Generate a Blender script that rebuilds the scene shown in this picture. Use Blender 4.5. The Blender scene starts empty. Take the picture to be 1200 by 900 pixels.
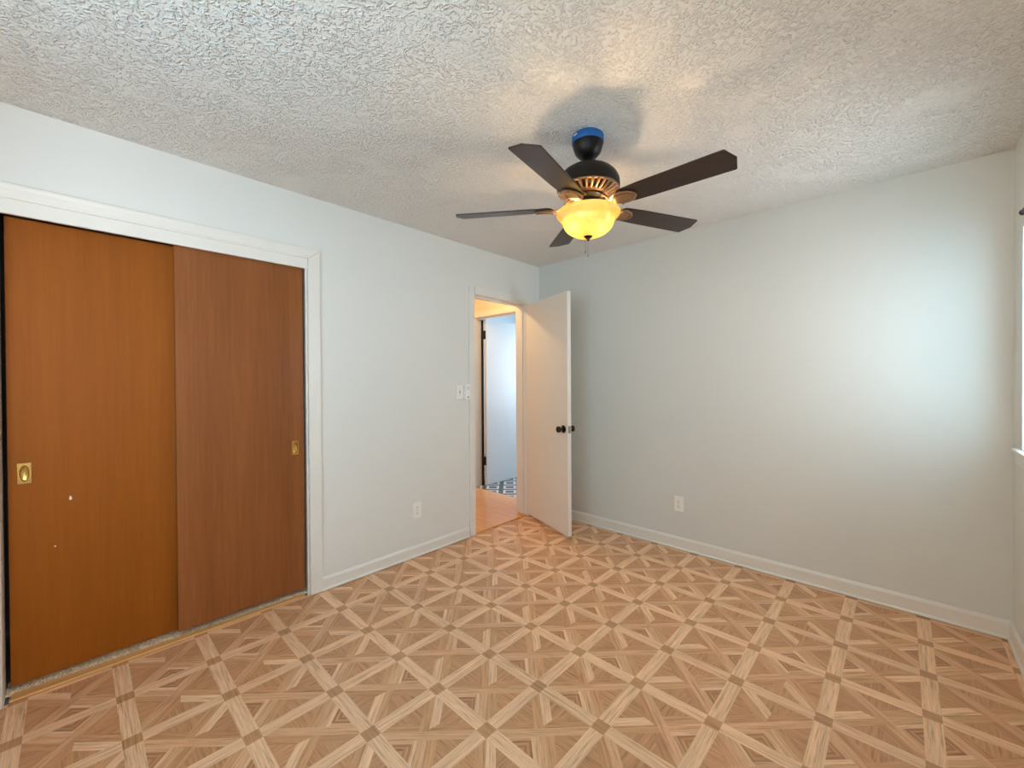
import bpy, bmesh, math, random
from mathutils import Vector, Matrix
S = bpy.context.scene
C = S.collection
PI = math.pi
random.seed(4)

# ------------------------------------------------------------------ camera
F_PX, YAW, PITCH, ROLL = 483.74, -0.755946, -0.007818, -0.005669
CAM = Vector((2.6345, -3.1961, 1.3077))
fw = Vector((math.sin(YAW)*math.cos(PITCH), math.cos(YAW)*math.cos(PITCH), math.sin(PITCH)))
rt = Vector((math.cos(YAW), -math.sin(YAW), 0)); up = rt.cross(fw)
c_, s_ = math.cos(ROLL), math.sin(ROLL)
rt, up = rt*c_ + up*s_, up*c_ - rt*s_
cam = bpy.data.cameras.new('camera'); cam_o = bpy.data.objects.new('camera', cam); C.objects.link(cam_o)
cam.sensor_width = 36; cam.lens = F_PX/1200*36; cam.clip_start = 0.02
M = Matrix((rt, up, -fw)).transposed().to_4x4(); M.translation = CAM
cam_o.matrix_world = M
S.camera = cam_o

# ------------------------------------------------------------------ world, light, exposure
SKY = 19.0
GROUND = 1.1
SKY_DIM = (.175, .285, .355, 1)
SKY_BRIGHT = (.70, .785, .87, 1)
WARM_LOBE = (.33, .325, .30, 1)
LAMP_W = 26.0
HALL_W = 17.0
S.view_settings.view_transform = 'Standard'; S.view_settings.look = 'None'
S.view_settings.gamma = 1; S.view_settings.use_curve_mapping = False
S.view_settings.exposure = 0.12
S.cycles.use_denoising = True
S.cycles.max_bounces = 14; S.cycles.diffuse_bounces = 8; S.cycles.transparent_max_bounces = 12
S.cycles.caustics_reflective = False; S.cycles.caustics_refractive = False
S.cycles.sample_clamp_indirect = 6
w = bpy.data.worlds.new('world'); S.world = w; w.use_nodes = True
nt = w.node_tree; nt.nodes.clear()
wo = nt.nodes.new('ShaderNodeOutputWorld'); bg = nt.nodes.new('ShaderNodeBackground')
tc = nt.nodes.new('ShaderNodeTexCoord'); sp = nt.nodes.new('ShaderNodeSeparateXYZ'); rp = nt.nodes.new('ShaderNodeValToRGB')
mr = nt.nodes.new('ShaderNodeMapRange'); mr.inputs[1].default_value = -1; mr.inputs[2].default_value = 1
nt.links.new(tc.outputs['Generated'], sp.inputs[0]); nt.links.new(sp.outputs[2], mr.inputs[0]); nt.links.new(mr.outputs[0], rp.inputs[0])
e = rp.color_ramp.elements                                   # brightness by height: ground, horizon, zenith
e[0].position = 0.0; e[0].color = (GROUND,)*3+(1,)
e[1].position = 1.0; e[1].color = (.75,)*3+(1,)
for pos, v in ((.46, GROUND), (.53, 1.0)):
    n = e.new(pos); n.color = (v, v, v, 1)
# sky shaped by direction to balance the walls: brighter and whiter towards +x and +y
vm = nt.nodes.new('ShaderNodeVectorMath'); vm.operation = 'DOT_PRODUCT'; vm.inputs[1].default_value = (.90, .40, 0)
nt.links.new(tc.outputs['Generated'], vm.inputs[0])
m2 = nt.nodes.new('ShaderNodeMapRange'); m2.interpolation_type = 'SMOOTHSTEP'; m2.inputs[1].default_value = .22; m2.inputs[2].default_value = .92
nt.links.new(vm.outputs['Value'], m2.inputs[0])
mx = nt.nodes.new('ShaderNodeMix'); mx.data_type = 'RGBA'; mx.inputs[6].default_value = SKY_DIM; mx.inputs[7].default_value = SKY_BRIGHT
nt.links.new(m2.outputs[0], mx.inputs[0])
# added warm sky lobe towards -y, lifts the far wall through the rear window
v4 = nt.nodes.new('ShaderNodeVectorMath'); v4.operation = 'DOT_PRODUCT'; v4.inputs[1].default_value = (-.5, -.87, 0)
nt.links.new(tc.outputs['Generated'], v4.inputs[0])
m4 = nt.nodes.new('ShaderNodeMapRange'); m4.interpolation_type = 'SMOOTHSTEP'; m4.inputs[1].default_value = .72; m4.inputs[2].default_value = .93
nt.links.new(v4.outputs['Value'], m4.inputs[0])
my = nt.nodes.new('ShaderNodeMix'); my.data_type = 'RGBA'; my.inputs[7].default_value = WARM_LOBE
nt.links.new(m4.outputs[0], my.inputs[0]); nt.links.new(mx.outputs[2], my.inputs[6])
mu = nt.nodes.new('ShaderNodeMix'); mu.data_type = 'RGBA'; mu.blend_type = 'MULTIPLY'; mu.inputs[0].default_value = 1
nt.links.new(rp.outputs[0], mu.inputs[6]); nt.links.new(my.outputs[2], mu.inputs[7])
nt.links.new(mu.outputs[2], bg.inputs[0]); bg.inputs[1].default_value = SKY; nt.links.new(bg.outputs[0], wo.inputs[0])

def portal(name, loc, rot, sx, sy):
    l = bpy.data.lights.new(name, 'AREA'); l.shape = 'RECTANGLE'; l.size = sx; l.size_y = sy; l.cycles.is_portal = True
    o = bpy.data.objects.new(name, l); o.location = loc; o.rotation_euler = rot; C.objects.link(o); return o

# room numbers (metres); corner seen in the photo at the origin, far wall y=0, closet wall x=0
W, D, H = 3.041, -3.75, 2.44
WT = .12
WIN = (-.70, -.20, .975, 2.0)            # window on the right: y0, y1, z0, z1
FILL_SIDE = (-3.62, -2.98, .975, 2.0)          # added unseen window beside the camera, fill light for the closet wall
FILL_REAR = (.95, 2.30, .95, 2.05)             # added unseen window behind the camera, fill for the far wall: x0, x1, z0, z1
portal('window_daylight', (W+WT+.02, (WIN[0]+WIN[1])/2, (WIN[2]+WIN[3])/2), (0, PI/2, 0), WIN[3]-WIN[2], WIN[1]-WIN[0])
portal('side_fill_daylight', (W+WT+.02, (FILL_SIDE[0]+FILL_SIDE[1])/2, (FILL_SIDE[2]+FILL_SIDE[3])/2), (0, PI/2, 0), FILL_SIDE[3]-FILL_SIDE[2], FILL_SIDE[1]-FILL_SIDE[0])
portal('rear_fill_daylight', ((FILL_REAR[0]+FILL_REAR[1])/2, D-WT-.02, (FILL_REAR[2]+FILL_REAR[3])/2), (-PI/2, PI, 0), FILL_REAR[1]-FILL_REAR[0], FILL_REAR[3]-FILL_REAR[2])

# ------------------------------------------------------------------ node helpers
def srgb(r, g, b):
    f = lambda c: c/12.92 if c <= .04045 else ((c+.055)/1.055)**2.4
    return (f(r/255), f(g/255), f(b/255), 1)
class NT:
    def __init__(s, name):
        s.m = bpy.data.materials.new(name); s.m.use_nodes = True; s.t = s.m.node_tree; s.t.nodes.clear()
        s.out = s.t.nodes.new('ShaderNodeOutputMaterial'); s.b = s.t.nodes.new('ShaderNodeBsdfPrincipled')
        s.t.links.new(s.b.outputs[0], s.out.inputs[0])
    def n(s, kind, **kw):
        x = s.t.nodes.new('ShaderNode'+kind)
        for k, v in kw.items(): setattr(x, k, v)
        return x
    def l(s, a, b): s.t.links.new(a, b)
    def put(s, sock, v):
        if hasattr(v, 'is_linked') or isinstance(v, bpy.types.NodeSocket): s.l(v, sock)
        else: sock.default_value = v
    def math(s, op, a, b=0, c=0):
        x = s.n('Math', operation=op); s.put(x.inputs[0], a); s.put(x.inputs[1], b)
        if op in ('MULTIPLY_ADD', 'WRAP', 'SMOOTH_MAX'): s.put(x.inputs[2], c)
        return x.outputs[0]
    def mix(s, f, a, b, mode='MIX'):
        x = s.n('Mix', data_type='RGBA', blend_type=mode); s.put(x.inputs[0], f); s.put(x.inputs[6], a); s.put(x.inputs[7], b); return x.outputs[2]
    def coord(s, scale=(1, 1, 1), kind='Object', rot=(0, 0, 0)):
        t = s.n('TexCoord'); mp = s.n('Mapping'); mp.inputs['Scale'].default_value = scale; mp.inputs['Rotation'].default_value = rot
        s.l(t.outputs[kind], mp.inputs[0]); return mp.outputs[0]
    def noise(s, v, scale, detail=2, rough=.5, dist=0):
        x = s.n('TexNoise'); s.l(v, x.inputs['Vector']); x.inputs['Scale'].default_value = scale; x.inputs['Detail'].default_value = detail
        x.inputs['Roughness'].default_value = rough; x.inputs['Distortion'].default_value = dist; return x.outputs[0]
    def ramp(s, f, stops):
        r = s.n('ValToRGB'); s.l(f, r.inputs[0]); el = r.color_ramp.elements
        el[0].position, el[0].color = stops[0]; el[1].position, el[1].color = stops[-1]
        for p, c in stops[1:-1]:
            k = el.new(p); k.color = c
        return r.outputs[0]
    def bump(s, h, strength, dist):
        b = s.n('Bump'); s.l(h, b.inputs['Height']); b.inputs['Strength'].default_value = strength; b.inputs['Distance'].default_value = dist
        s.l(b.outputs[0], s.b.inputs['Normal']); return b
    def set(s, **kw):
        for k, v in kw.items(): s.put(s.b.inputs[k.replace('_', ' ')], v)
        return s

def plain(name, col, rough=.5, metal=0, var=.05, vs=6, **kw):
    m = NT(name); nz = m.noise(m.coord(), vs, 3)
    a = tuple(c*(1-var) for c in col[:3])+(1,); b = tuple(min(1, c*(1+var)) for c in col[:3])+(1,)
    m.set(Base_Color=m.mix(nz, a, b), Roughness=rough, Metallic=metal, **kw); return m
def wall_mat(name, col, bs=.12):
    m = plain(name, col, .55, 0, .025, 1.6)
    m.bump(m.noise(m.coord(), 55, 3), bs, .004); return m.m
MAT = {}
MAT['wall'] = wall_mat('wall_paint', srgb(224, 223, 217))
MAT['dim_wall'] = wall_mat('dim_wall_paint', srgb(216, 216, 210))  # wall paint darkened to carry the far wall's weaker light
MAT['hall_wall'] = wall_mat('hall_wall_paint', srgb(228, 216, 196))
MAT['bath_wall'] = wall_mat('bath_wall_paint', srgb(214, 224, 230))
MAT['trim'] = plain('white_trim_paint', srgb(229, 225, 216), .38, 0, .02, 9).m
MAT['door_paint'] = plain('door_paint', srgb(226, 219, 208), .4, 0, .02, 5).m
MAT['bath_door_paint'] = plain('bath_door_paint', srgb(222, 227, 232), .4, 0, .015, 5).m
MAT['plastic'] = plain('white_plastic', srgb(240, 238, 231), .35, 0, .01).m
MAT['dark_slot'] = plain('dark_slot', srgb(60, 55, 50), .6).m
MAT['black_metal'] = plain('black_hinge_metal', srgb(38, 32, 28), .45, .6).m
MAT['bronze'] = plain('oil_rubbed_bronze', srgb(27, 22, 20), .42, .5, .12, 30).m
MAT['bronze_lit'] = plain('lamp_lit_bronze', srgb(150, 114, 82), .4, .3, .12, 40).m  # bronze lightened to paint in the lamp glow on fins and brackets
MAT['knob'] = plain('dark_knob_metal', srgb(52, 44, 40), .22, .9).m
MAT['steel'] = plain('latch_metal', srgb(150, 135, 110), .3, .9).m
MAT['brass'] = plain('brass', srgb(205, 165, 92), .24, 1, .06, 60).m
MAT['tape'] = plain('blue_tape', srgb(14, 92, 162), .6, 0, .06, 30).m
MAT['dark'] = plain('closet_dark', srgb(120, 110, 100), .8).m
MAT['chip'] = plain('bare_chip', srgb(238, 228, 205), .6).m

def ceiling_mat():
    m = NT('stomped_ceiling'); co = m.coord()
    a = m.noise(co, 52, 1, .5, .45)
    r = m.math('SUBTRACT', 1, m.math('MULTIPLY', m.math('ABSOLUTE', m.math('SUBTRACT', a, .5)), 6.5))
    r = m.math('SMOOTH_MAX', r, 0, .3)
    brk = m.ramp(m.noise(co, 74, 1), [(.40, (.05,)*3+(1,)), (.56, (1, 1, 1, 1))])
    patch = m.ramp(m.noise(co, 6, 2), [(.30, (.35,)*3+(1,)), (.5, (1, 1, 1, 1))])
    b = m.noise(co, 110, 2)
    h = m.math('ADD', m.math('MULTIPLY', m.math('MULTIPLY', r, brk), patch), m.math('MULTIPLY', b, .22))
    m.bump(h, .85, .008)
    m.set(Base_Color=m.mix(m.noise(co, 3), srgb(228, 223, 216), srgb(233, 228, 221)), Roughness=.7); return m.m
MAT['ceiling'] = ceiling_mat()

def wood_mat(name, c0, c1, c2, axis='Z', rough=.3, fine=70, coat=0.0, bump=.03, spec=.38):
    m = NT(name); sc = {'Z': (1, 1, .045), 'X': (.045, 1, 1), 'Y': (1, .045, 1)}[axis]
    co = m.coord(sc)
    n1 = m.noise(co, 3.2, 4, .55, .6); n2 = m.noise(co, fine, 4, .6)
    f = m.math('ADD', m.math('MULTIPLY', n1, .65), m.math('MULTIPLY', n2, .35))
    m.set(Base_Color=m.ramp(f, [(.3, c0), (.5, c1), (.7, c2)]), Roughness=rough)
    m.b.inputs['Specular IOR Level'].default_value = spec
    m.b.inputs['Coat Weight'].default_value = coat; m.b.inputs['Coat Roughness'].default_value = .25
    m.bump(m.noise(co, 160, 2), bump, .002); return m.m
MAT['closet_l'] = wood_mat('closet_veneer_left', srgb(132, 71, 12), srgb(148, 81, 16), srgb(160, 90, 22), rough=.55, spec=.16)
MAT['closet_r'] = wood_mat('closet_veneer_right', srgb(122, 69, 33), srgb(140, 82, 41), srgb(156, 96, 52), rough=.2, spec=.4)
MAT['blade'] = wood_mat('walnut_blade', srgb(38, 25, 20), srgb(54, 36, 28), srgb(70, 48, 38), axis='X', rough=.33)
MAT['strip_wood'] = wood_mat('pine_strip', srgb(196, 140, 80), srgb(220, 166, 102), srgb(236, 188, 124), axis='Y', rough=.4)

def vinyl():
    m = NT('parquet_vinyl')
    at = m.n('Attribute', attribute_name='tint', attribute_type='GEOMETRY'); an = m.n('Attribute', attribute_name='grain', attribute_type='GEOMETRY')
    tcn = m.n('TexCoord'); ro = m.n('VectorRotate', rotation_type='Z_AXIS'); m.l(tcn.outputs['Object'], ro.inputs['Vector'])
    m.l(m.math('MULTIPLY', an.outputs['Fac'], -1), ro.inputs['Angle'])
    mp = m.n('Mapping'); mp.inputs['Scale'].default_value = (11, 260, 1); m.l(ro.outputs[0], mp.inputs[0])
    g1 = m.noise(mp.outputs[0], 1, 3, .6)
    mp2 = m.n('Mapping'); mp2.inputs['Scale'].default_value = (4, 95, 1); m.l(ro.outputs[0], mp2.inputs[0])
    g2 = m.noise(mp2.outputs[0], 1, 3, .6)
    f = m.math('ADD', m.math('MULTIPLY', g1, .5), m.math('MULTIPLY', g2, .5))
    gr = m.ramp(f, [(.38, (.66, .60, .53, 1)), (.47, (.95, .94, .93, 1)), (.53, (1.03, 1.03, 1.03, 1)), (.62, (1.15, 1.18, 1.22, 1))])
    col = m.mix(1.0, at.outputs['Color'], gr, 'MULTIPLY')
    m.set(Base_Color=col, Roughness=m.math('ADD', .36, m.math('MULTIPLY', m.noise(m.coord(), 14, 3), .16)))
    m.bump(g1, .08, .0015); return m.m
MAT['vinyl'] = vinyl()

def laminate():
    m = NT('hall_laminate')
    b = m.n('TexBrick'); b.inputs['Scale'].default_value = 1; b.inputs['Brick Width'].default_value = 1.1; b.inputs['Row Height'].default_value = .085
    b.inputs['Mortar Size'].default_value = .0012; b.offset = .37
    b.inputs['Color1'].default_value = srgb(242, 190, 140); b.inputs['Color2'].default_value = srgb(232, 176, 124); b.inputs['Mortar'].default_value = srgb(140, 88, 50)
    m.l(m.coord(), b.inputs['Vector'])
    gr = m.noise(m.coord((3, 60, 1)), 1, 3)
    m.set(Base_Color=m.mix(.3, b.outputs[0], m.ramp(gr, [(.3, srgb(160, 100, 60)), (.7, srgb(236, 184, 134))])), Roughness=.28); return m.m
MAT['laminate'] = laminate()

def bath_tile():
    m = NT('square_ring_tile')
    co = m.coord((1/.207, 1/.207, 1), rot=(0, 0, -.756)); sx = m.n('SeparateXYZ'); m.l(co, sx.inputs[0])
    fx = m.math('ABSOLUTE', m.math('SUBTRACT', m.math('FRACT', sx.outputs[0]), .5)); fy = m.math('ABSOLUTE', m.math('SUBTRACT', m.math('FRACT', sx.outputs[1]), .5))
    d = m.math('MAXIMUM', fx, fy)
    ring = m.math('MULTIPLY', m.math('LESS_THAN', d, .37), m.math('GREATER_THAN', d, .23))
    nz = m.noise(m.coord(), 20, 3)
    m.set(Base_Color=m.mix(ring, m.mix(nz, srgb(62, 66, 74), srgb(96, 102, 112)), srgb(238, 240, 242)), Roughness=.3); return m.m
MAT['bath_tile'] = bath_tile()

def carpet_mat():
    m = NT('closet_carpet'); n = m.noise(m.coord(), 260, 2)
    m.set(Base_Color=m.ramp(n, [(.3, srgb(160, 130, 98)), (.5, srgb(232, 204, 168)), (.7, srgb(252, 238, 214))]), Roughness=1)
    return m.m
MAT['carpet'] = carpet_mat()

def bowl_mat():
    m = NT('amber_alabaster_glass'); t = m.t
    tr = m.n('BsdfTranslucent'); df = m.n('BsdfDiffuse'); gl = m.n('BsdfGlossy'); tp = m.n('BsdfTransparent')
    nz = m.noise(m.coord(), 11, 3, .5, 1.0)
    col = m.ramp(nz, [(.3, (.84, .67, .30, 1)), (.55, (.92, .80, .41, 1)), (.75, (1, .90, .52, 1))])
    m.l(col, tr.inputs[0]); m.l(col, df.inputs[0]); gl.inputs['Roughness'].default_value = .15
    a = m.n('MixShader'); a.inputs[0].default_value = .35; m.l(tr.outputs[0], a.inputs[1]); m.l(df.outputs[0], a.inputs[2])
    b = m.n('MixShader'); b.inputs[0].default_value = .05; m.l(a.outputs[0], b.inputs[1]); m.l(gl.outputs[0], b.inputs[2])
    rf = m.n('BsdfRefraction'); rf.inputs['Roughness'].default_value = .22; rf.inputs['IOR'].default_value = 1.06; m.l(col, rf.inputs[0])
    c = m.n('MixShader'); c.inputs[0].default_value = .30; m.l(b.outputs[0], c.inputs[1]); m.l(rf.outputs[0], c.inputs[2])
    t.links.new(c.outputs[0], m.out.inputs[0]); t.nodes.remove(m.b); return m.m
MAT['bowl'] = bowl_mat()
def emit(name, col, s):
    m = NT(name); m.set(Base_Color=col); m.b.inputs['Emission Color'].default_value = col; m.b.inputs['Emission Strength'].default_value = s; return m.m
MAT['bulb'] = emit('bulb_glow', (1, .88, .66, 1), 130)
MAT['hall_glow'] = emit('hall_dome_glow', (1, .68, .34, 1), 3)
def glass():
    m = NT('window_glass'); tp = m.n('BsdfTransparent'); gl = m.n('BsdfGlossy'); gl.inputs['Roughness'].default_value = .02
    x = m.n('MixShader'); x.inputs[0].default_value = .06; m.l(tp.outputs[0], x.inputs[1]); m.l(gl.outputs[0], x.inputs[2]); m.l(x.outputs[0], m.out.inputs[0]); m.t.nodes.remove(m.b); return m.m
MAT['glass'] = glass()
MAT['outdoor'] = plain('lawn', srgb(120, 125, 95), .9, 0, .2, 2).m

# ------------------------------------------------------------------ mesh helpers
class MB:
    def __init__(s): s.bm = bmesh.new()
    def box(s, a, b, bev=0, seg=2, mat=None):
        t = bmesh.new(); bmesh.ops.create_cube(t, size=1)
        ce = Vector([(a[i]+b[i])/2 for i in range(3)]); si = Vector([abs(b[i]-a[i]) for i in range(3)])
        for v in t.verts: v.co = Vector((v.co.x*si.x, v.co.y*si.y, v.co.z*si.z)) + ce
        if bev: bmesh.ops.bevel(t, geom=list(t.edges), offset=bev, segments=seg, affect='EDGES', profile=.5)
        s.merge(t, mat); return s
    def merge(s, t, mat=None):
        if mat is not None: t.transform(mat)
        me = bpy.data.meshes.new('t'); t.to_mesh(me); t.free(); s.bm.from_mesh(me); bpy.data.meshes.remove(me)
    def lathe(s, prof, seg=48, mat=None):
        t = bmesh.new(); rings = []
        for r, z in prof:
            if r < 1e-5: rings.append([t.verts.new((0, 0, z))])
            else: rings.append([t.verts.new((r*math.cos(2*PI*i/seg), r*math.sin(2*PI*i/seg), z)) for i in range(seg)])
        for A, B in zip(rings, rings[1:]):
            for i in range(seg):
                j = (i+1) % seg
                if len(A) == 1 and len(B) == 1: continue
                if len(A) == 1: t.faces.new((A[0], B[j], B[i]))
                elif len(B) == 1: t.faces.new((A[i], A[j], B[0]))
                else: t.faces.new((A[i], A[j], B[j], B[i]))
        bmesh.ops.recalc_face_normals(t, faces=t.faces)
        s.merge(t, mat); return s
    def prism(s, pts, z0, z1, bev=0, mat=None):
        t = bmesh.new(); lo = [t.verts.new((x, y, z0)) for x, y in pts]; hi = [t.verts.new((x, y, z1)) for x, y in pts]; n = len(pts)
        t.faces.new(lo[::-1]); t.faces.new(hi)
        for i in range(n): t.faces.new((lo[i], lo[(i+1) % n], hi[(i+1) % n], hi[i]))
        bmesh.ops.recalc_face_normals(t, faces=t.faces)
        if bev: bmesh.ops.bevel(t, geom=list(t.edges), offset=bev, segments=2, affect='EDGES', profile=.5)
        s.merge(t, mat); return s
    def tube(s, path, r, seg=10, flat=1.0, mat=None):
        t = bmesh.new(); P = [Vector(p) for p in path]; rings = []
        rr = r if isinstance(r, (list, tuple)) else [r]*len(P)
        for i, p in enumerate(P):
            d = (P[min(i+1, len(P)-1)] - P[max(i-1, 0)]).normalized()
            u = Vector((0, 0, 1)) if abs(d.z) < .9 else Vector((1, 0, 0))
            a = d.cross(u).normalized(); b = a.cross(d).normalized()
            rings.append([t.verts.new(p + a*(rr[i]*math.cos(2*PI*k/seg)) + b*(rr[i]*flat*math.sin(2*PI*k/seg))) for k in range(seg)])
        for A, B in zip(rings, rings[1:]):
            for k in range(seg): t.faces.new((A[k], A[(k+1) % seg], B[(k+1) % seg], B[k]))
        t.faces.new(rings[0][::-1]); t.faces.new(rings[-1])
        bmesh.ops.recalc_face_normals(t, faces=t.faces)
        s.merge(t, mat); return s
    def sweep(s, prof, axis, a0, a1, flip=None):
        """extrude a closed 2-D profile (p,q) along a world axis; axis 'x': p->y q->z, axis 'y': p->x q->z, axis 'z': p->x q->y"""
        t = bmesh.new()
        f = {'x': lambda a, p, q: (a, p, q), 'y': lambda a, p, q: (p, a, q), 'z': lambda a, p, q: (p, q, a)}[axis]
        A = [t.verts.new(f(a0, p, q)) for p, q in prof]; B = [t.verts.new(f(a1, p, q)) for p, q in prof]; n = len(prof)
        t.faces.new(A[::-1]); t.faces.new(B)
        for i in range(n): t.faces.new((A[i], A[(i+1) % n], B[(i+1) % n], B[i]))
        bmesh.ops.recalc_face_normals(t, faces=t.faces); s.merge(t); return s
    def build(s, name, mat, parent=None, smooth=False, kind=None, label=None, cat=None, group=None, loc=None, rot=None):
        me = bpy.data.meshes.new(name); s.bm.to_mesh(me); s.bm.free()
        o = bpy.data.objects.new(name, me); C.objects.link(o); me.materials.append(MAT[mat] if isinstance(mat, str) else mat)
        if smooth:
            me.polygons.foreach_set('use_smooth', [True]*len(me.polygons))
            try: me.set_sharp_from_angle(angle=math.radians(38))
            except Exception: pass
        if parent: o.parent = parent
        if loc: o.location = loc
        if rot: o.rotation_euler = rot
        tag(o, label, cat, group, kind); return o
def tag(o, label=None, cat=None, group=None, kind=None):
    if label: o['label'] = label
    if cat: o['category'] = cat
    if group: o['group'] = group
    if kind: o['kind'] = kind
def empty(name, loc, rz=0, label=None, cat=None, group=None, kind=None):
    o = bpy.data.objects.new(name, None); o.location = loc; o.rotation_euler = (0, 0, rz); o.empty_display_size = .1; C.objects.link(o)
    tag(o, label, cat, group, kind); return o
ST = 'structure'

# ------------------------------------------------------------------ floor: sheet vinyl printed as 12-inch parquet squares
def clip(poly, nx, ny, d):      # keep nx*x+ny*y <= d
    out = []
    for i, P in enumerate(poly):
        Q = poly[(i+1) % len(poly)]; a = nx*P[0]+ny*P[1]-d; b = nx*Q[0]+ny*Q[1]-d
        if a <= 1e-9: out.append(P)
        if (a < -1e-9 and b > 1e-9) or (a > 1e-9 and b < -1e-9):
            k = a/(a-b); out.append((P[0]+(Q[0]-P[0])*k, P[1]+(Q[1]-P[1])*k))
    return out
LIGHT = srgb(205, 168, 133); MIDL = srgb(191, 148, 112); MID = srgb(183, 137, 99); BRN = srgb(176, 129, 92); DRK = srgb(157, 109, 75); SQ = srgb(170, 125, 88)
R2 = math.sqrt(.5); SW = .118; HB = .09; IN = .5-HB
def cell_pieces():
    sq = [(-IN, -IN), (IN, -IN), (IN, IN), (-IN, IN)]
    # image-right axis a = (u+v)*R2, image-up axis b = (v-u)*R2 ; half-planes on a,b
    def H(poly, ca, cb, d): return clip(poly, (ca-cb)*R2, (ca+cb)*R2, d)   # ca*a+cb*b <= d
    def reg(*hs):
        p = sq
        for h in hs: p = H(p, *h)
        return p
    A, Bv = PI/4, 3*PI/4
    P = []
    # eight strips of the diagonal cross (pinwheel centre, one pointed light strip)
    P.append((reg((-1, 0, 0), (1, 0, SW), (.7458, -1, -.03)), LIGHT, Bv))
    P.append((reg((1, 0, 0), (-1, 0, SW), (0, -1, 0)), MID, Bv))
    P.append((reg((-1, 0, 0), (0, -1, 0), (0, 1, SW), (-.7458, 1, .03)), BRN, A))
    P.append((reg((-1, 0, 0), (0, 1, 0), (0, -1, SW)), MIDL, A))
    P.append((reg((1, 0, 0), (0, 1, 0), (0, -1, SW)), MIDL, A))
    P.append((reg((1, 0, -SW), (0, -1, 0), (0, 1, SW)), BRN, A))
    P.append((reg((1, 0, 0), (-1, 0, SW), (0, 1, -SW)), MIDL, Bv))
    P.append((reg((-1, 0, 0), (1, 0, SW), (0, 1, -SW)), MID, Bv))
    # four corner triangles between the strips
    P.append((reg((-1, 0, -SW), (0, -1, -SW)), BRN, PI/2))
    P.append((reg((1, 0, SW*-1), (0, -1, -SW)), BRN, 0))
    P.append((reg((-1, 0, -SW), (0, 1, -SW)), BRN, 0))
    t0 = reg((1, 0, -SW), (0, 1, -SW)); f = .05                           # framed triangle
    P.append((H(t0, -1, 0, SW+f), LIGHT, Bv))
    t1 = H(t0, 1, 0, -SW-f)
    P.append((H(t1, 0, -1, SW+f), MIDL, A))
    t2 = H(t1, 0, 1, -SW-f)
    for k in range(5):                                                     # nested dark chevrons
        o0 = SW+f+k*.03; o1 = o0+.03
        sA = H(H(t2, 1, 0, -o0), 0, 1, -o0)
        inner = H(H(sA, 1, 0, -o1), 0, 1, -o1)
        c = DRK if k % 2 == 0 else BRN
        P.append((H(sA, -1, 0, o1), c, Bv)); P.append((H(H(sA, 1, 0, -o1), 0, -1, o1), c, A))
    for k in range(0): pass
    # axis bands, half of each shared with the neighbour cell; squares at the corners
    for q in range(4):
        r = [(-IN, -.5), (IN, -.5), (IN, -IN), (-IN, -IN)]
        P.append((rot(r, q), LIGHT, 0 if q % 2 == 0 else PI/2, 1))
        P.append((rot([(-.5, -.5), (-IN, -.5), (-IN, -IN), (-.5, -IN)], q), SQ, 0, 1))
    return P
def rot(poly, q):
    for _ in range(q): poly = [(-y, x) for x, y in poly]
    return poly
def make_floor():
    s = .3045; ox, oy = -.0166, -.0171
    pcs = cell_pieces(); verts = []; faces = []; tint = []; ang = []
    ORI = {0: 1, 1: 3, 2: 0, 3: 2, 4: 0, 5: 0, 6: 1, 7: 2, 8: 1, 9: 3, 10: 0}
    X0, X1, Y0, Y1 = -.012, W+.02, D-.02, .02
    rnd = random.Random(7)
    for i in range(-1, 12):
        for j in range(-14, 2):
            cx, cy = ox+s*(i+.5), oy+s*(j+.5)
            q = (ORI.get(i, 0) + (2 if (i >= 7 and j % 2) else 0)) % 4
            bandv = {}
            for pc in pcs:
                poly, col, a = pc[:3]; fixed = len(pc) > 3
                if len(poly) < 3: continue
                if not fixed: poly = rot(poly, q); a = a+q*PI/2
                pts = [(cx+x*s, cy+y*s) for x, y in poly]
                for h in ((-1, 0, -X0), (1, 0, X1), (0, -1, -Y0), (0, 1, Y1)):
                    pts = clip(pts, *h) if len(pts) > 2 else pts
                if len(pts) < 3: continue
                b = len(verts); verts += [(x, y, 0) for x, y in pts]; faces.append(list(range(b, b+len(pts))))
                k = 1+rnd.uniform(-.05, .05) if not fixed else 1+.07*math.sin(3.1*round((pts[0][0])/s*2)+1.7*round(pts[0][1]/s*2))*0.6
                tint.append([min(.9, c*k*1.42) for c in col[:3]]+[1]); ang.append(a)
    me = bpy.data.meshes.new('floor'); me.from_pydata(verts, [], faces)
    ca = me.attributes.new('tint', 'FLOAT_COLOR', 'FACE'); ca.data.foreach_set('color', [c for t in tint for c in t])
    ga = me.attributes.new('grain', 'FLOAT', 'FACE'); ga.data.foreach_set('value', ang)
    bm = bmesh.new(); bm.from_mesh(me)
    for f in bm.faces:
        f.normal_update()
        if f.normal.z < 0: f.normal_flip()
    bm.to_mesh(me); bm.free()
    o = bpy.data.objects.new('floor', me); me.materials.append(MAT['vinyl']); C.objects.link(o); tag(o, kind=ST)
make_floor()

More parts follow.
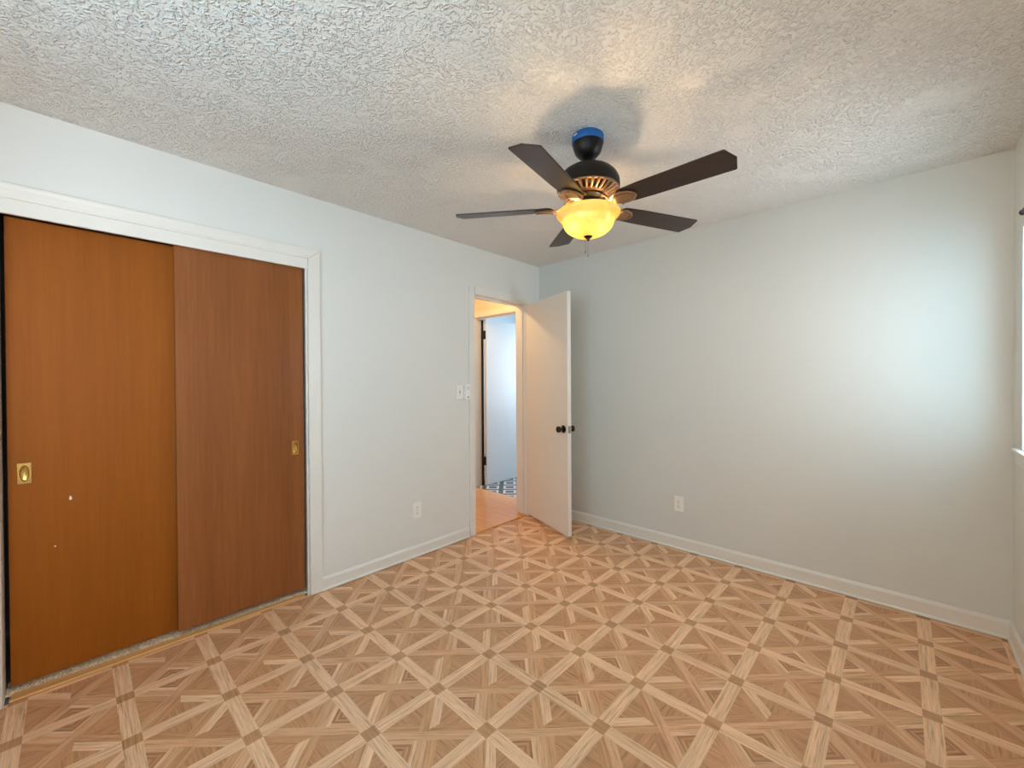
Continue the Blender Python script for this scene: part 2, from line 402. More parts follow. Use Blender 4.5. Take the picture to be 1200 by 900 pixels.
# ------------------------------------------------------------------ room shell
CL0, CL1, CLZ = -3.411, -2.205, 2.06          # closet opening in the left wall
DR0, DR1, DRZ = -.884, -.183, 2.06            # doorway opening in the left wall
def holed_wall(name, axis, p0, p1, a0, a1, holes, mat='wall', z1=H):
    """wall slab between p0..p1 across, a0..a1 along, with rectangular holes (a,b,zlo,zhi)"""
    m = MB(); cuts = sorted(holes); cur = a0
    def bx(u, v, zl, zh):
        if v-u < 1e-4 or zh-zl < 1e-4: return
        if axis == 'y': m.box((p0, u, zl), (p1, v, zh))
        else: m.box((u, p0, zl), (v, p1, zh))
    for (u, v, zl, zh) in cuts:
        bx(cur, u, 0, z1); bx(u, v, 0, zl); bx(u, v, zh, z1); cur = v
    bx(cur, a1, 0, z1)
    bmesh.ops.remove_doubles(m.bm, verts=m.bm.verts, dist=1e-5)
    return m.build(name, mat, kind=ST)
holed_wall('wall_left', 'y', -WT, 0, D-WT, WT, [(CL0, CL1, 0, CLZ), (DR0, DR1, 0, DRZ)])
holed_wall('wall_far', 'x', 0, WT, 0, W+WT, [], 'dim_wall')
holed_wall('wall_right', 'y', W, W+WT, D-WT, 0, [FILL_SIDE, WIN])
holed_wall('wall_near', 'x', D-WT, D, 0, W, [FILL_REAR])
MB().box((-WT, D-WT, H), (W+WT, WT, H+.1)).build('ceiling', 'ceiling', kind=ST)
# closet behind the sliding doors
m = MB(); m.box((-.8, CL0-.15, 0), (-.74, CL1+.15, H)); m.box((-.74, CL0-.15, 0), (-WT, CL0-.1, H)); m.box((-.74, CL1+.1, 0), (-WT, CL1+.15, H)); m.box((-.8, CL0-.15, H), (-WT, CL1+.15, H+.06))
m.build('wall_closet', 'dark', kind=ST)
MB().box((-.8, CL0-.15, -.05), (-.0135, CL1+.15, -.004)).build('floor_closet', 'dark', kind=ST)
# hall
HX = -1.36
HY0 = -2.0
MB().box((HX, HY0, -.05), (-.0125, .185, .002)).build('floor_hall', 'laminate', kind=ST)
m = MB(); m.box((HX-.1, HY0-.1, 0), (HX, .185, H)); m.box((HX, HY0-.1, 0), (-WT, HY0, H)); m.build('wall_hall_side', 'hall_wall', kind=ST)
BD0, BD1, BDZ = -1.20, -.34, 2.10          # bathroom doorway in the hall's end wall
holed_wall('wall_hall_end', 'x', .185, .295, HX-.1, .0, [(BD0, BD1, 0, BDZ)], 'hall_wall')
MB().box((HX-.1, HY0-.1, H), (-WT, .295, H+.08)).build('ceiling_hall', 'hall_wall', kind=ST)
# bathroom beyond
BX0, BX1, BY1 = -1.9, .55, 2.2
BWN = (-.85, .22, .88, 2.05)
MB().box((BX0, .186, -.05), (BX1, BY1, 0)).build('floor_bath', 'bath_tile', kind=ST)
m = MB(); m.box((BX0-.1, .295, 0), (BX0, BY1, H)); m.box((BX1, .295, 0), (BX1+.1, BY1, H)); m.box((BX0, .296, 0), (HX-.1, .33, H)); m.box((.0, .296, 0), (BX1, .33, H)); m.build('wall_bath_side', 'bath_wall', kind=ST)
holed_wall('wall_bath_end', 'x', BY1, BY1+.1, BX0-.1, BX1+.1, [BWN], 'bath_wall')
MB().box((BX0-.1, .295, H), (BX1+.1, BY1+.1, H+.08)).build('ceiling_bath', 'bath_wall', kind=ST)
portal('bath_window_daylight', ((BWN[0]+BWN[1])/2, BY1+.13, (BWN[2]+BWN[3])/2), (-PI/2, 0, 0), BWN[1]-BWN[0], BWN[3]-BWN[2])

# ------------------------------------------------------------------ baseboards and trims
def bb_prof(sgn, base, h=.09, t=.012, shoe=True):
    p = [(0, 0), (t+(.008 if shoe else 0), 0)]
    if shoe: p += [(t+.008, .008), (t+.005, .014), (t, .018)]
    p += [(t, h-.016), (t-.003, h-.009), (t-.007, h-.003), (.003, h), (0, h)]
    return [(base+sgn*a, max(z, .004) if shoe else z) for a, z in p]
MB().sweep(bb_prof(1, 0, .086), 'y', -2.146, -.938).build('baseboard_left', 'trim', kind=ST)
MB().sweep(bb_prof(1, 0, .086), 'y', D, -3.481).build('baseboard_left_near', 'trim', kind=ST)
MB().sweep(bb_prof(1, 0, .086), 'y', -.13, 0).build('baseboard_left_corner', 'trim', kind=ST)
MB().sweep(bb_prof(-1, 0, .095), 'x', .0, W).build('baseboard_far', 'trim', kind=ST)
MB().sweep(bb_prof(-1, W, .1), 'y', D, -.001).build('baseboard_right', 'trim', kind=ST)
MB().sweep(bb_prof(1, D, .09), 'x', 0, W).build('baseboard_near', 'trim', kind=ST)
MB().sweep(bb_prof(-1, .185, .085, shoe=False), 'x', HX, -1.249).build('baseboard_hall_end', 'trim', kind=ST)

def casing_v(m, y0, y1, z0, z1, t=.016, inner=1):
    """flat casing with an eased inner edge, on the left wall"""
    e = .012
    pr = [(0, y0), (t, y0), (t, y1-e), (t-.004, y1-.004), (t-.009, y1), (0, y1)] if inner > 0 else [(0, y0), (t-.009, y0), (t-.004, y0+.004), (t, y0+e), (t, y1), (0, y1)]
    m.sweep(pr, 'z', z0, z1)
# bedroom doorway: casing, jamb, stop, threshold
m = MB(); casing_v(m, -.932, -.866, .004, 2.104, inner=1); casing_v(m, -.201, -.137, .004, 2.104, inner=-1)
m.sweep([(0, 2.040), (.009, 2.040), (.014, 2.044), (.016, 2.052), (.016, 2.104), (0, 2.104)], 'y', -.8655, -.2015)
m.build('trim_1', 'trim', kind=ST)
m = MB(); m.box((-WT, -.884, .003), (.0, -.864, 2.06)); m.box((-WT, -.203, .012), (.0, -.183, 2.06)); m.box((-WT, -.864, 2.04), (.0, -.203, 2.06))
m.box((-.07, -.864, .003), (-.037, -.852, 2.04)); m.box((-.07, -.215, .012), (-.037, -.203, 2.04)); m.box((-.07, -.852, 2.028), (-.037, -.215, 2.04))
jamb = m.build('trim_2', 'trim', kind=ST)
MB().box((-.02, -.865, .92), (-.004, -.8625, .985)).build('strike_plate', 'steel', jamb)
# hall side casing of the same doorway
m = MB(); m.box((-WT-.015, -.932, .003), (-WT, -.866, 2.104)); m.box((-WT-.015, -.201, .003), (-WT, -.137, 2.104)); m.box((-WT-.015, -.866, 2.04), (-WT, -.201, 2.104))
m.build('trim_3', 'trim', kind=ST)
MB().prism([(-.024, -.863), (.004, -.863), (.004, -.204), (-.024, -.204)], .0045, .012, .002).build('trim_4', 'strip_wood', kind=ST)
# bathroom doorway casing and jamb on the hall's end wall
m = MB()
for a, b in ((-1.248, -1.186), (-.354, -.292)): m.box((a, .173, .003), (b, .185, 2.145))
m.box((-1.186, .173, 2.082), (-.354, .185, 2.145))
m.box((-1.20, .1851, .001), (-1.18, .295, 2.10)); m.box((-.36, .1851, .001), (-.34, .295, 2.10)); m.box((-1.18, .1851, 2.076), (-.36, .295, 2.10))
m.box((-.372, .22, .001), (-.36, .255, 2.076)); m.box((-1.18, .22, 2.064), (-.36, .255, 2.076))
m.build('trim_5', 'trim', kind=ST)

# closet surround: casing, fascia board with crown strip, bottom strip
m = MB(); m.prism([(-2.2185, .004), (-2.146, .004), (-2.146, 2.115), (-2.2185, 2.056)], 0, .018, .003, mat=Matrix(((0, 0, 1, 0), (1, 0, 0, 0), (0, 1, 0, 0), (0, 0, 0, 1)))); casing_v(m, -3.480, -3.4045, .004, 2.054, t=.018, inner=1)
m.build('trim_6', 'trim', kind=ST)
m = MB(); m.box((-WT, CL1-.006, .001), (.0, CL1, CLZ)); m.box((-WT, CL0, .001), (.0, CL0+.006, CLZ)); m.box((-.012, -2.229, .002), (.006, -2.2195, 1.994), .0015); m.box((-WT, CL0+.006, CLZ-.01), (-.0, CL1-.006, CLZ))
m.build('trim_7', 'trim', kind=ST)
MB().box((-.004, -3.404, 1.994), (.013, -2.2192, 2.056), .002).build('trim_8', 'trim', kind=ST)
cr = [(0, 2.056), (.0195, 2.056), (.021, 2.061), (.025, 2.068), (.026, 2.080), (.027, 2.094), (.030, 2.104), (.030, 2.113), (.026, 2.116), (.0, 2.116)]
m = MB()
t = bmesh.new(); A = [t.verts.new((p, -3.48, q)) for p, q in cr]; B = [t.verts.new((p, -2.2185+(q-2.056)*1.22, q)) for p, q in cr]
t.faces.new(A[::-1]); t.faces.new(B)
for i in range(len(cr)): t.faces.new((A[i], A[(i+1) % len(cr)], B[(i+1) % len(cr)], B[i]))
bmesh.ops.recalc_face_normals(t, faces=t.faces); m.merge(t)
m.build('trim_9', 'trim', kind=ST)
MB().prism([(-.058, -3.386), (-.006, -3.391), (.002, -2.246), (-.021, -2.242)], .0055, .0155, .002).build('trim_10', 'strip_wood', kind=ST)
# ------------------------------------------------------------------ closet carpet edge
def carpet():
    m = MB(); b = m.bm; rnd = random.Random(3); y0, y1, x0, x1 = -3.4035, -2.222, -.17, -.024
    nx, ny = 10, 200; xe = lambda y: -.060+.036*(y-y0)/(y1-y0)
    g = [[b.verts.new((x0+(xe(y0+(y1-y0)*j/ny)-x0)*i/nx, y0+(y1-y0)*j/ny, .016+rnd.uniform(-.004, .005)-(.008 if i == nx else 0))) for j in range(ny+1)] for i in range(nx+1)]
    for i in range(nx):
        for j in range(ny): b.faces.new((g[i][j], g[i+1][j], g[i+1][j+1], g[i][j+1]))
    for _ in range(3600):                                              # standing tufts
        y = rnd.uniform(y0+.004, y1-.004); x = rnd.uniform(-.12, xe(y)-.001); h = rnd.uniform(.020, .031); r = .0022
        dx, dy = rnd.uniform(-.004, .004), rnd.uniform(-.004, .004)
        base = [b.verts.new((x+r*math.cos(a), y+r*math.sin(a), .008)) for a in (0, 2.1, 4.2)]; top = b.verts.new((x+dx, y+dy, h))
        for k in range(3): b.faces.new((base[k], base[(k+1) % 3], top))
    m.build('carpet', 'carpet', kind='stuff', label='beige speckled carpet showing under the brown closet doors', cat='carpet')
carpet()

# ------------------------------------------------------------------ sliding closet doors
def pull(parent, y, z, x, w_, h_):
    m = MB()
    # plate with an oval cup: ring of quads between rectangle and oval, then sunken dish
    b = m.bm; N = 40
    def rect(a):
        c, s = math.cos(a), math.sin(a); k = min(1/abs(c) if abs(c) > 1e-6 else 9, 1/abs(s) if abs(s) > 1e-6 else 9); return (c*k*w_/2, s*k*h_/2)
    rings = []
    for lv, (kx, kz, d) in enumerate(((1, 1, 0), (1, 1, .0035), (.98, .99, .004), (.70, .78, .004), (.64, .75, .0005), (.58, .70, -.006), (.3, .4, -.008))):
        rr = []
        for i in range(N):
            a = 2*PI*i/N
            if lv < 3: px, pz = rect(a); px *= kx; pz *= kz
            else: px, pz = math.cos(a)*kx*w_/2, math.sin(a)*kz*h_/2
            rr.append(b.verts.new((x+d+.0005, y+px, z+pz)))
        rings.append(rr)
    for A, B in zip(rings, rings[1:]):
        for i in range(N): b.faces.new((A[i], A[(i+1) % N], B[(i+1) % N], B[i]))
    b.faces.new(rings[-1])
    bmesh.ops.recalc_face_normals(b, faces=b.faces)
    return m.build('finger_pull', 'brass', parent, smooth=True, label='brass finger pull')
def slab_with_pocket(x0, x1, y0, y1, z0, z1, py, pz, pw, ph):
    m = MB(); d = .012
    for a, b in (((x0, y0, z0), (x1-d, y1, z1)),): m.box(a, b)
    m.box((x1-d, y0, z0), (x1, py-pw/2, z1)); m.box((x1-d, py+pw/2, z0), (x1, y1, z1))
    m.box((x1-d, py-pw/2, z0), (x1, py+pw/2, pz-ph/2)); m.box((x1-d, py-pw/2, pz+ph/2), (x1, py+pw/2, z1))
    bmesh.ops.remove_doubles(m.bm, verts=m.bm.verts, dist=1e-5)
    return m
XL, XR = -.078, -.022
d2 = slab_with_pocket(XL-.034, XL, -3.390, -2.79, .036, 2.005, -3.345, .926, .026, .058).build('door_1', 'closet_l', kind=ST, label='left sliding closet door, orange-brown plain wood with two pale chips', cat='closet door')
pull(d2, -3.345, .926, XL, .040, .088)
m = MB()
for (y, z, a, b) in ((-3.212, .793, .0042, .0100), (-3.26, .59, .0028, .0034)):
    m.prism([(a*math.cos(t*PI/5)*(1+.3*math.sin(3*t)), b*math.sin(t*PI/5)*(1+.2*math.cos(2*t))) for t in range(10)], 0, .0008, mat=Matrix.Translation((XL, y, z)) @ Matrix.Rotation(PI/2, 4, 'Z') @ Matrix.Rotation(PI/2, 4, 'X'))
m.build('paint_chip', 'chip', d2, label='small pale chips in the wood')
d3 = slab_with_pocket(XR-.034, XR, -2.845, -2.236, .047, 2.0, -2.287, .911, .026, .058).build('door_2', 'closet_r', kind=ST, label='right sliding closet door, darker reddish-brown wood in front', cat='closet door')
pull(d3, -2.287, .911, XR, .040, .088)

# ------------------------------------------------------------------ bedroom door, open into the room
def door_knob(parent, x, z, side):
    """side=+1 -> front (local -y) or -1 back; local door frame: x along the door, y thickness"""
    m = MB(); R_ = Matrix.Translation((x, 0, z)) @ Matrix.Rotation(PI/2 if side > 0 else -PI/2, 4, 'X')
    m.lathe([(0, 0), (.031, 0), (.033, .003), (.031, .008), (.018, .012), (.012, .016), (.011, .028), (.016, .034), (.024, .040), (.0265, .050), (.025, .060), (.017, .066), (0, .068)], 32, R_)
    return m.build('knob', 'knob', parent, smooth=True, label='dark metal knob')
DW, DT = .688, .035
ang = math.atan2(-.438+.206, .655-.008)
dr = empty('door_3', (.008, -.206, 0), ang, kind=ST, label='white bedroom door standing open into the room', cat='door')
MB().box((0, .0, .028), (DW, DT, 2.038), .0012, 1).build('door_panel', 'door_paint', dr)
k = door_knob(dr, DW-.058, .905, 1)
k2 = door_knob(dr, DW-.058, .905, -1); k2.location = (0, DT, 0)
m = MB(); m.box((DW-.0002, .005, .876), (DW+.0016, .030, .934)); m.box((DW+.001, .011, .897), (DW+.008, .024, .913), .002); m.build('latch_plate', 'steel', dr)
for z in (.25, 1.80):
    m = MB(); m.tube([(-.004, DT+.004, z-.045), (-.004, DT+.004, z+.045)], .006); m.box((0, DT, z-.044), (.03, DT+.002, z+.044)); m.build('hinge', 'black_metal', dr)

# ------------------------------------------------------------------ bathroom door, open into the bathroom
bd = empty('door_4', (-1.104, .30, 0), math.radians(91.5), kind=ST, label='white bathroom door with black hinges seen beyond the hall', cat='door')
MB().box((0.004, .0, .014), (.78, .035, 2.068), .0012, 1).build('door_panel', 'bath_door_paint', bd)
k = door_knob(bd, .72, .93, 1)
for z in (.315, 1.878):
    m = MB(); m.tube([(-.006, .046, z-.052), (-.006, .046, z+.052)], .011); m.box((-.012, .004, z-.052), (.003, .068, z+.052)); m.build('hinge', 'black_metal', bd, label='black hinge')
MB().box((-.008, .040, .005), (.002, .072, 2.065)).build('gap_shade_strip', 'black_metal', bd)  # dark strip standing in for the shaded gap between door and jamb

# ------------------------------------------------------------------ windows
def window(name, axis, lo, hi, z0, z1, out, portal_side):
    """double-hung window: out = wall inner face .. +WT outward"""
    m = MB(); fx = out[0]; ox = out[1]
    def bx(mm, p0, p1, a0, a1, zl, zh, bev=0):
        if axis == 'y': mm.box((p0, a0, zl), (p1, a1, zh), bev)
        else: mm.box((a0, p0, zl), (a1, p1, zh), bev)
    s = 1 if ox > fx else -1
    f0, f1 = sorted((fx+s*.075, fx+s*.115)); fr = .035
    zm = (z0+z1)/2
    for (a, b, c, d) in ((lo, lo+fr, z0, z1), (hi-fr, hi, z0, z1), (lo+fr, hi-fr, z0, z0+fr), (lo+fr, hi-fr, z1-fr, z1), (lo+fr, hi-fr, zm-.022, zm+.022)): bx(m, f0, f1, a, b, c, d)
    root = m.build(name, 'trim', kind=ST)
    g0, g1 = sorted((fx+s*.093, fx+s*.097))
    for (c, d) in ((z0+fr, zm-.022), (zm+.022, z1-fr)):
        m = MB(); bx(m, g0, g1, lo+fr, hi-fr, c, d); m.build('pane', 'glass', root)
    # sill with horns, apron
    m = MB(); a, b = sorted((fx-s*.026, fx+s*.075)); bx(m, a, fx if s > 0 else b, lo-.05, hi+.065, z0-.022, z0, .005) if s > 0 else bx(m, fx, b, lo-.05, hi+.05, z0-.022, z0, .005)
    if s > 0: bx(m, fx, b, lo, hi, z0-.002, z0+.001)
    a, b = sorted((fx-s*.014, fx)); bx(m, a, b, lo-.03, hi+.045, z0-.075, z0-.022, .004)
    m.build('sill', 'trim', root)
    return root
window('window_1', 'y', WIN[0], WIN[1], WIN[2], WIN[3], (W, W+WT), 1)
window('fill_window_2', 'y', FILL_SIDE[0], FILL_SIDE[1], FILL_SIDE[2], FILL_SIDE[3], (W, W+WT), 1)  # added out of view to fill the closet side with daylight
window('fill_window_3', 'x', FILL_REAR[0], FILL_REAR[1], FILL_REAR[2], FILL_REAR[3], (D, D-WT), 1)  # added out of view to brighten the far wall
window('window_4', 'x', BWN[0], BWN[1], BWN[2], BWN[3], (BY1, BY1+.1), 1)

# curtain rod above the right window (only its end shows)
rod = empty('curtain_rod', (W, -.392, 2.022), label='black curtain rod end above the window at the right edge', cat='curtain rod')
m = MB(); m.box((-.004, -.03, -.035), (0, -.008, .035), .001); m.tube([(0, -.019, 0), (-.024, -.019, 0)], .006); m.build('bracket', 'black_metal', rod)
m = MB(); m.tube([(-.024, -.50, 0), (-.024, 0, 0)], .009, 16); m.build('rod', 'black_metal', rod, smooth=True)
m = MB(); m.lathe([(0, -.012), (.010, -.011), (.0135, 0), (.010, .014), (0, .017)], 20, Matrix.Translation((-.024, .008, 0)) @ Matrix.Rotation(-PI/2, 4, 'X')); m.build('finial', 'black_metal', rod, smooth=True)

# ------------------------------------------------------------------ switch, fan remote, outlets
def left_frame(y, z):   # local: x right along wall (+y world), y up, z out of the left wall
    return Matrix.Translation((0, y, z)) @ Matrix(((0, 0, 1, 0), (1, 0, 0, 0), (0, 1, 0, 0), (0, 0, 0, 1)))
def far_frame(x, z):    # local: x right (+x world), y up, z out of far wall (-y)
    return Matrix.Translation((x, 0, z)) @ Matrix(((1, 0, 0, 0), (0, 0, -1, 0), (0, 1, 0, 0), (0, 0, 0, 1)))
def outlet(fr, label):
    o = empty('wall_outlet', fr.translation, label=label, cat='outlet', group=None); o.matrix_world = fr
    MB().box((-.036, -.059, 0), (.036, .059, .006), .003).build('cover_plate', 'plastic', o)
    for s in (-1, 1):
        m = MB(); m.prism([(.0165*math.cos(a)*1.02, max(-.0125, min(.0125, .0165*math.sin(a)))+s*.0205) for a in [2*PI*k/28 for k in range(28)]], .006, .0085, .0008)
        r = m.build('receptacle', 'plastic', o)
        m = MB()
        for dx, h in ((-.0062, .0085), (.0062, .0065)): m.box((dx-.0012, s*.0205+.001-h/2+.002, .0084), (dx+.0012, s*.0205+.001+h/2+.002, .0090))
        m.lathe([(0, .0084), (.0026, .0084), (.0026, .0090), (0, .0090)], 14, Matrix.Translation((0, s*.0205-.0075, 0)))
        m.build('slot', 'dark_slot', r)
    m = MB(); m.lathe([(0, .006), (.0032, .006), (.0028, .0074), (0, .0078)], 14); m.build('screw', 'steel', o)
outlet(left_frame(-1.447, .345), 'white outlet low on the closet wall, between closet and doorway')
outlet(far_frame(1.387, .35), 'white outlet low on the bare wall right of the open door')
sw = empty('light_switch', (0, 0, 0), label='white toggle light switch left of the doorway', cat='switch'); sw.matrix_world = left_frame(-1.030, 1.217)
MB().box((-.035, -.0575, 0), (.035, .0575, .006), .003).build('cover_plate', 'plastic', sw)
MB().box((-.005, -.011, .0055), (.005, .011, .0075), .0008).build('toggle_slot', 'dark_slot', sw)
m = MB(); m.box((-.0042, -.004, 0), (.0042, .004, .016), .0015, mat=Matrix.Translation((0, 0, .004)) @ Matrix.Rotation(-.5, 4, 'X')); m.build('toggle', 'plastic', sw)
for s in (-1, 1):
    m = MB(); m.lathe([(0, .006), (.0030, .006), (.0026, .0072), (0, .0076)], 12, Matrix.Translation((0, s*.030, 0))); m.build('screw', 'steel', sw)
rc = empty('fan_remote', (0, 0, 0), label='white fan remote in wall holder overlapping the doorway casing', cat='remote control'); rc.matrix_world = left_frame(-.9645, 1.216)
# holder: back plate, side walls, bottom lip
m = MB(); m.box((-.026, -.062, .0165), (.026, .055, .0195), .001); m.box((-.026, -.062, 0), (-.022, .050, .030), .001); m.box((.022, -.062, .0165), (.026, .050, .030), .001); m.box((-.022, -.062, .0165), (.022, -.058, .030), .001)
m.build('holder', 'plastic', rc)
MB().box((-.021, -.057, .0197), (.021, .066, .034), .005, 3).build('handset', 'plastic', rc)
m = MB()
for k in range(4):
    a = PI/2*k; m.box((-.0052, -.0022, .0339), (.0052, .0022, .0352), .0006, mat=Matrix.Translation((.0115*math.cos(a), .034+.0115*math.sin(a), 0)) @ Matrix.Rotation(a+PI/2, 4, 'Z'))
m.build('speed_button', 'dark_slot', rc, label='ring of dark button marks')
m = MB(); m.prism([(.009*math.cos(2*PI*k/24), -.041+.005*math.sin(2*PI*k/24)) for k in range(24)], .0339, .0353, .0005); m.build('light_button', 'dark_slot', rc, label='dark oval button')

# ------------------------------------------------------------------ ceiling fan with light
FX, FY = 1.576, -1.552
fan = empty('ceiling_fan', (FX, FY, H), label='dark bronze five-blade ceiling fan with lit amber glass bowl', cat='ceiling fan')
def fz(z): return z-H
m = MB(); m.lathe([(0, 0), (.066, 0), (.070, fz(2.425)), (.070, fz(2.405)), (.067, fz(2.385)), (.058, fz(2.36)), (.042, fz(2.342)), (.026, fz(2.333)), (.018, fz(2.329)), (0, fz(2.329))], 48)
m.build('canopy', 'bronze', fan, smooth=True)
m = MB(); m.lathe([(.0705, fz(2.437)), (.0722, fz(2.434)), (.0725, fz(2.404)), (.0712, fz(2.402))], 48)
tp = m.build('painters_tape', 'tape', fan, smooth=True, label='blue tape wrapped around the canopy')
a = -1.72+.25
m = MB(); m.box((.0728, -.013, fz(2.4225)), (.0745, .010, fz(2.4275)), .0005, mat=Matrix.Rotation(math.radians(-105), 4, 'Z')); m.build('tape_mark', 'plastic', tp, label='small white mark')
m = MB(); m.lathe([(.0125, fz(2.335)), (.0125, fz(2.29))], 20); m.lathe([(.0125, fz(2.312)), (.022, fz(2.306)), (.024, fz(2.298)), (0, fz(2.297))], 24); m.build('downrod', 'bronze', fan, smooth=True)
m = MB(); m.lathe([(0, fz(2.300)), (.05, fz(2.298)), (.085, fz(2.286)), (.112, fz(2.270)), (.132, fz(2.250)), (.1425, fz(2.228)), (.1445, fz(2.208)), (.1435, fz(2.192)), (.139, fz(2.187)), (.135, fz(2.189)), (.10, fz(2.191)), (0, fz(2.191))], 64)
m.build('motor_housing', 'bronze', fan, smooth=True)
# vented underside: solid rim rings, fins, dark core
m = MB(); m.lathe([(.1405, fz(2.1905)), (.1395, fz(2.184)), (.134, fz(2.181)), (.131, fz(2.1905))], 64); m.lathe([(.094, fz(2.166)), (.088, fz(2.158)), (.07, fz(2.156)), (.07, fz(2.166))], 64)
for k in range(30):
    a = 2*PI*k/30
    m.tube([(.136, 0, fz(2.184)), (.124, 0, fz(2.175)), (.108, 0, fz(2.167)), (.090, 0, fz(2.162))], [.0066, .0064, .0058, .0048], 6, mat=Matrix.Rotation(a, 4, 'Z'))
m.build('vent_ring', 'bronze_lit', fan, smooth=True)
m = MB(); m.lathe([(.125, fz(2.1904)), (.118, fz(2.184)), (.09, fz(2.175)), (.066, fz(2.170)), (0, fz(2.170))], 40); m.build('motor_core', 'black_metal', fan, smooth=True)
m = MB(); m.lathe([(0, fz(2.157)), (.076, fz(2.156)), (.078, fz(2.148)), (.066, fz(2.142)), (.060, fz(2.138)), (.060, fz(2.104)), (.064, fz(2.098)), (.064, fz(2.092)), (0, fz(2.091))], 48); m.build('switch_housing', 'bronze', fan, smooth=True)
# blades
ZB = 2.109; TH0 = -4.82; R0, R1 = .165, .645
def blade_outline():
    pts = []
    for k in range(9):                       # rounded root
        a = PI/2 + PI*k/8; pts.append((R0+.03+.034*math.cos(a), .052*math.sin(a)))
    pts += [(R0+.12, -.058), (R1-.026, -.064), (R1-.020, -.062), (R1-.002, -.006), (R1, 0), (R1-.002, .006), (R1-.020, .062), (R1-.026, .064), (R0+.12, .058)]
    return pts
for k in range(5):
    th = math.radians(TH0+72*k)
    bl = empty('x', (0, 0, 0)); bpy.data.objects.remove(bl)
    m = MB(); m.prism(blade_outline(), -.003, .003, .0015)
    b = m.build('blade', 'blade', fan)
    b.matrix_basis = Matrix.Translation((0, 0, fz(ZB))) @ Matrix.Rotation(.026, 4, 'X') @ Matrix.Rotation(.041, 4, 'Y') @ Matrix.Rotation(th, 4, 'Z') @ Matrix.Rotation(-.19, 4, 'X')
    # iron: arm from the flywheel, splitting into an oval loop screwed under the blade
    m = MB(); z = -.0075
    m.tube([(.064, 0, .038), (.085, 0, .036), (.108, 0, .014), (.130, 0, z)], [.012, .012, .013, .014], 10, .45)
    for s in (-1, 1):
        P = [(.128, s*.004, z), (.145, s*.020, z), (.168, s*.034, z), (.195, s*.039, z), (.222, s*.031, z), (.240, s*.012, z), (.244, 0, z)]
        m.tube(P, [.009, .009, .008, .0075, .0075, .008, .008], 8, .45)
    pts = []
    for i in range(28):
        a = 2*PI*i/28; pts.append((.186+.046*math.cos(a), .026*math.sin(a)*(1+.15*math.cos(a))))
    m.prism(pts, z-.002, z+.003)
    for (sx, sy) in ((.168, .034), (.168, -.034), (.238, 0)): m.lathe([(.0065, z-.003), (.0065, z-.006), (.004, z-.008), (0, z-.0085)], 12, Matrix.Translation((sx, sy, 0)))
    m.build('blade_iron', 'bronze_lit', b, smooth=True)
# lamp: open amber bowl, two bulbs, finial, pull chains
BW = [(.144, 2.085), (.1465, 2.081), (.1465, 2.075), (.142, 2.067), (.134, 2.059), (.126, 2.053), (.1205, 2.047), (.119, 2.041), (.117, 2.033), (.111, 2.019), (.101, 2.006), (.086, 1.994), (.064, 1.983), (.040, 1.977), (.016, 1.975)]
m = MB(); m.lathe([(r, fz(z)) for r, z in BW] + [(.016, fz(1.978))] + [(r-.003, fz(z+.0025)) for r, z in BW[::-1][1:]] + [(.144, fz(2.085))], 72)
m.build('glass_bowl', 'bowl', fan, smooth=True, label='amber glass bowl, lit from inside')
m = MB(); m.lathe([(0, fz(1.981)), (.016, fz(1.9805)), (.0210, fz(1.978)), (.019, fz(1.973)), (.011, fz(1.967)), (.007, fz(1.963)), (.0065, fz(1.958)), (.0035, fz(1.955)), (0, fz(1.954))], 28); m.build('finial', 'bronze', fan, smooth=True)
m = MB(); m.tube([(0, 0, fz(2.092)), (0, 0, fz(1.979))], .004, 10); m.build('center_rod', 'bronze', fan)
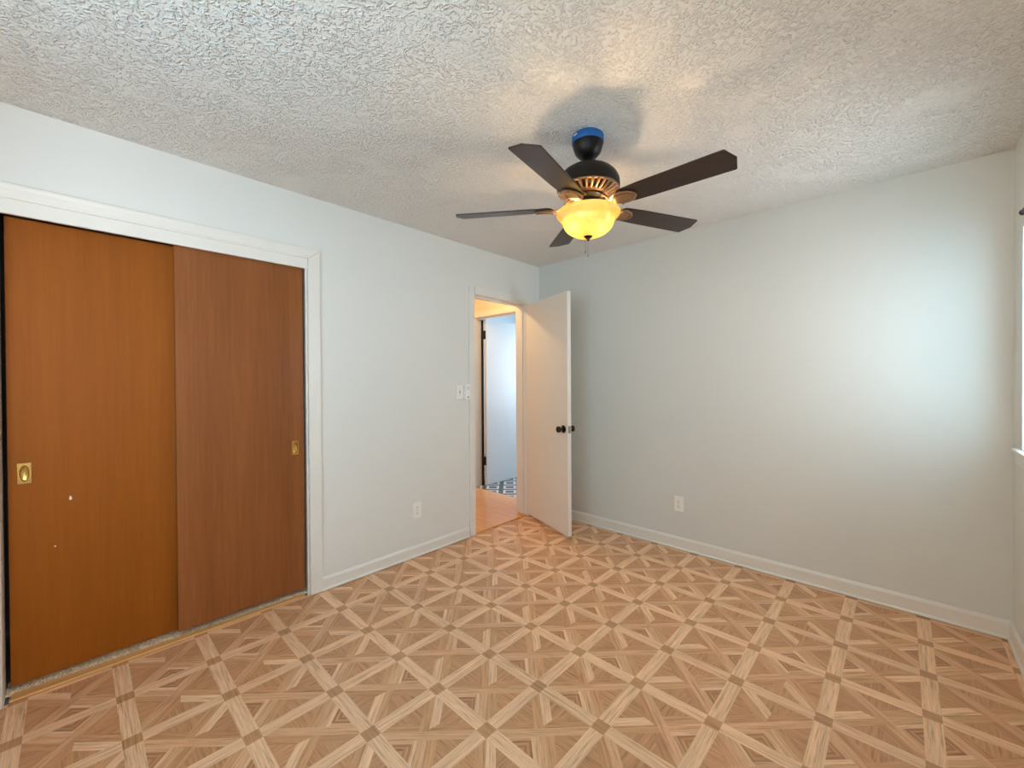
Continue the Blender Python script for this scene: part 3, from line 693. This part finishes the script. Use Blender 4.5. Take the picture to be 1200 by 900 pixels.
for k, (dx, dy, zb) in enumerate(((-.010, -.008, 1.905), (.004, -.008, 1.885))):
    m = MB(); n = int((1.964-zb)/.0042)
    for i in range(n): m.lathe([(0, .0014), (.0013, .0006), (.0013, -.0006), (0, -.0014)], 6, Matrix.Translation((dx, dy, fz(1.964-i*.0042))))
    m.tube([(dx*.5, dy*.5, fz(1.974)), (dx, dy, fz(1.964)), (dx, dy, fz(zb))], .0005, 6)
    m.lathe([(0, .004), (.002, .002), (.0026, -.004), (0, -.007)], 10, Matrix.Translation((dx, dy, fz(zb))))
    m.build('pull_chain', 'steel', fan, label=['shorter pull chain', 'longer pull chain'][k])
for k, a in enumerate((math.radians(223), math.radians(43))):
    bx_, by_ = .060*math.cos(a), .060*math.sin(a)
    m = MB(); m.lathe([(0, .030), (.012, .029), (.013, .012), (0, .011)], 16, Matrix.Translation((bx_, by_, fz(2.036)))); m.tube([(bx_*.2, by_*.2, fz(2.090)), (bx_, by_, fz(2.064))], .005); sk = m.build('socket', 'bronze', fan)
    m = MB(); m.lathe([(.010, .011), (.017, 0), (.019, -.010), (.015, -.022), (.007, -.028), (0, -.029)], 20, Matrix.Translation((bx_, by_, fz(2.036)))); m.build('bulb', 'bulb', sk, smooth=True, label='glowing bulb')
    l = bpy.data.lights.new('bulb_light', 'POINT'); l.energy = LAMP_W/2; l.color = (1, .66, .34); l.shadow_soft_size = .02
    lo = bpy.data.objects.new('bulb_light', l); lo.location = (FX+bx_*.95, FY+by_*.95, 2.014); C.objects.link(lo)

# ------------------------------------------------------------------ hall ceiling lamp (out of sight above the doorway)
hl = empty('hall_ceiling_light', (-.55, -.55, H), label='round warm ceiling light in the hall beyond the doorway', cat='ceiling light')
m = MB(); m.lathe([(0, 0), (.10, 0), (.105, -.012), (.10, -.02), (0, -.02)], 40); m.build('base', 'trim', hl, smooth=True)
m = MB(); m.lathe([(.095, -.02), (.098, -.035), (.08, -.06), (.045, -.075), (0, -.08)], 40); m.build('dome', 'hall_glow', hl, smooth=True)
l = bpy.data.lights.new('hall_light', 'POINT'); l.energy = HALL_W; l.color = (1, .64, .30); l.shadow_soft_size = .03
lo = bpy.data.objects.new('hall_light', l); lo.location = (-.55, -.55, 2.29); C.objects.link(lo)
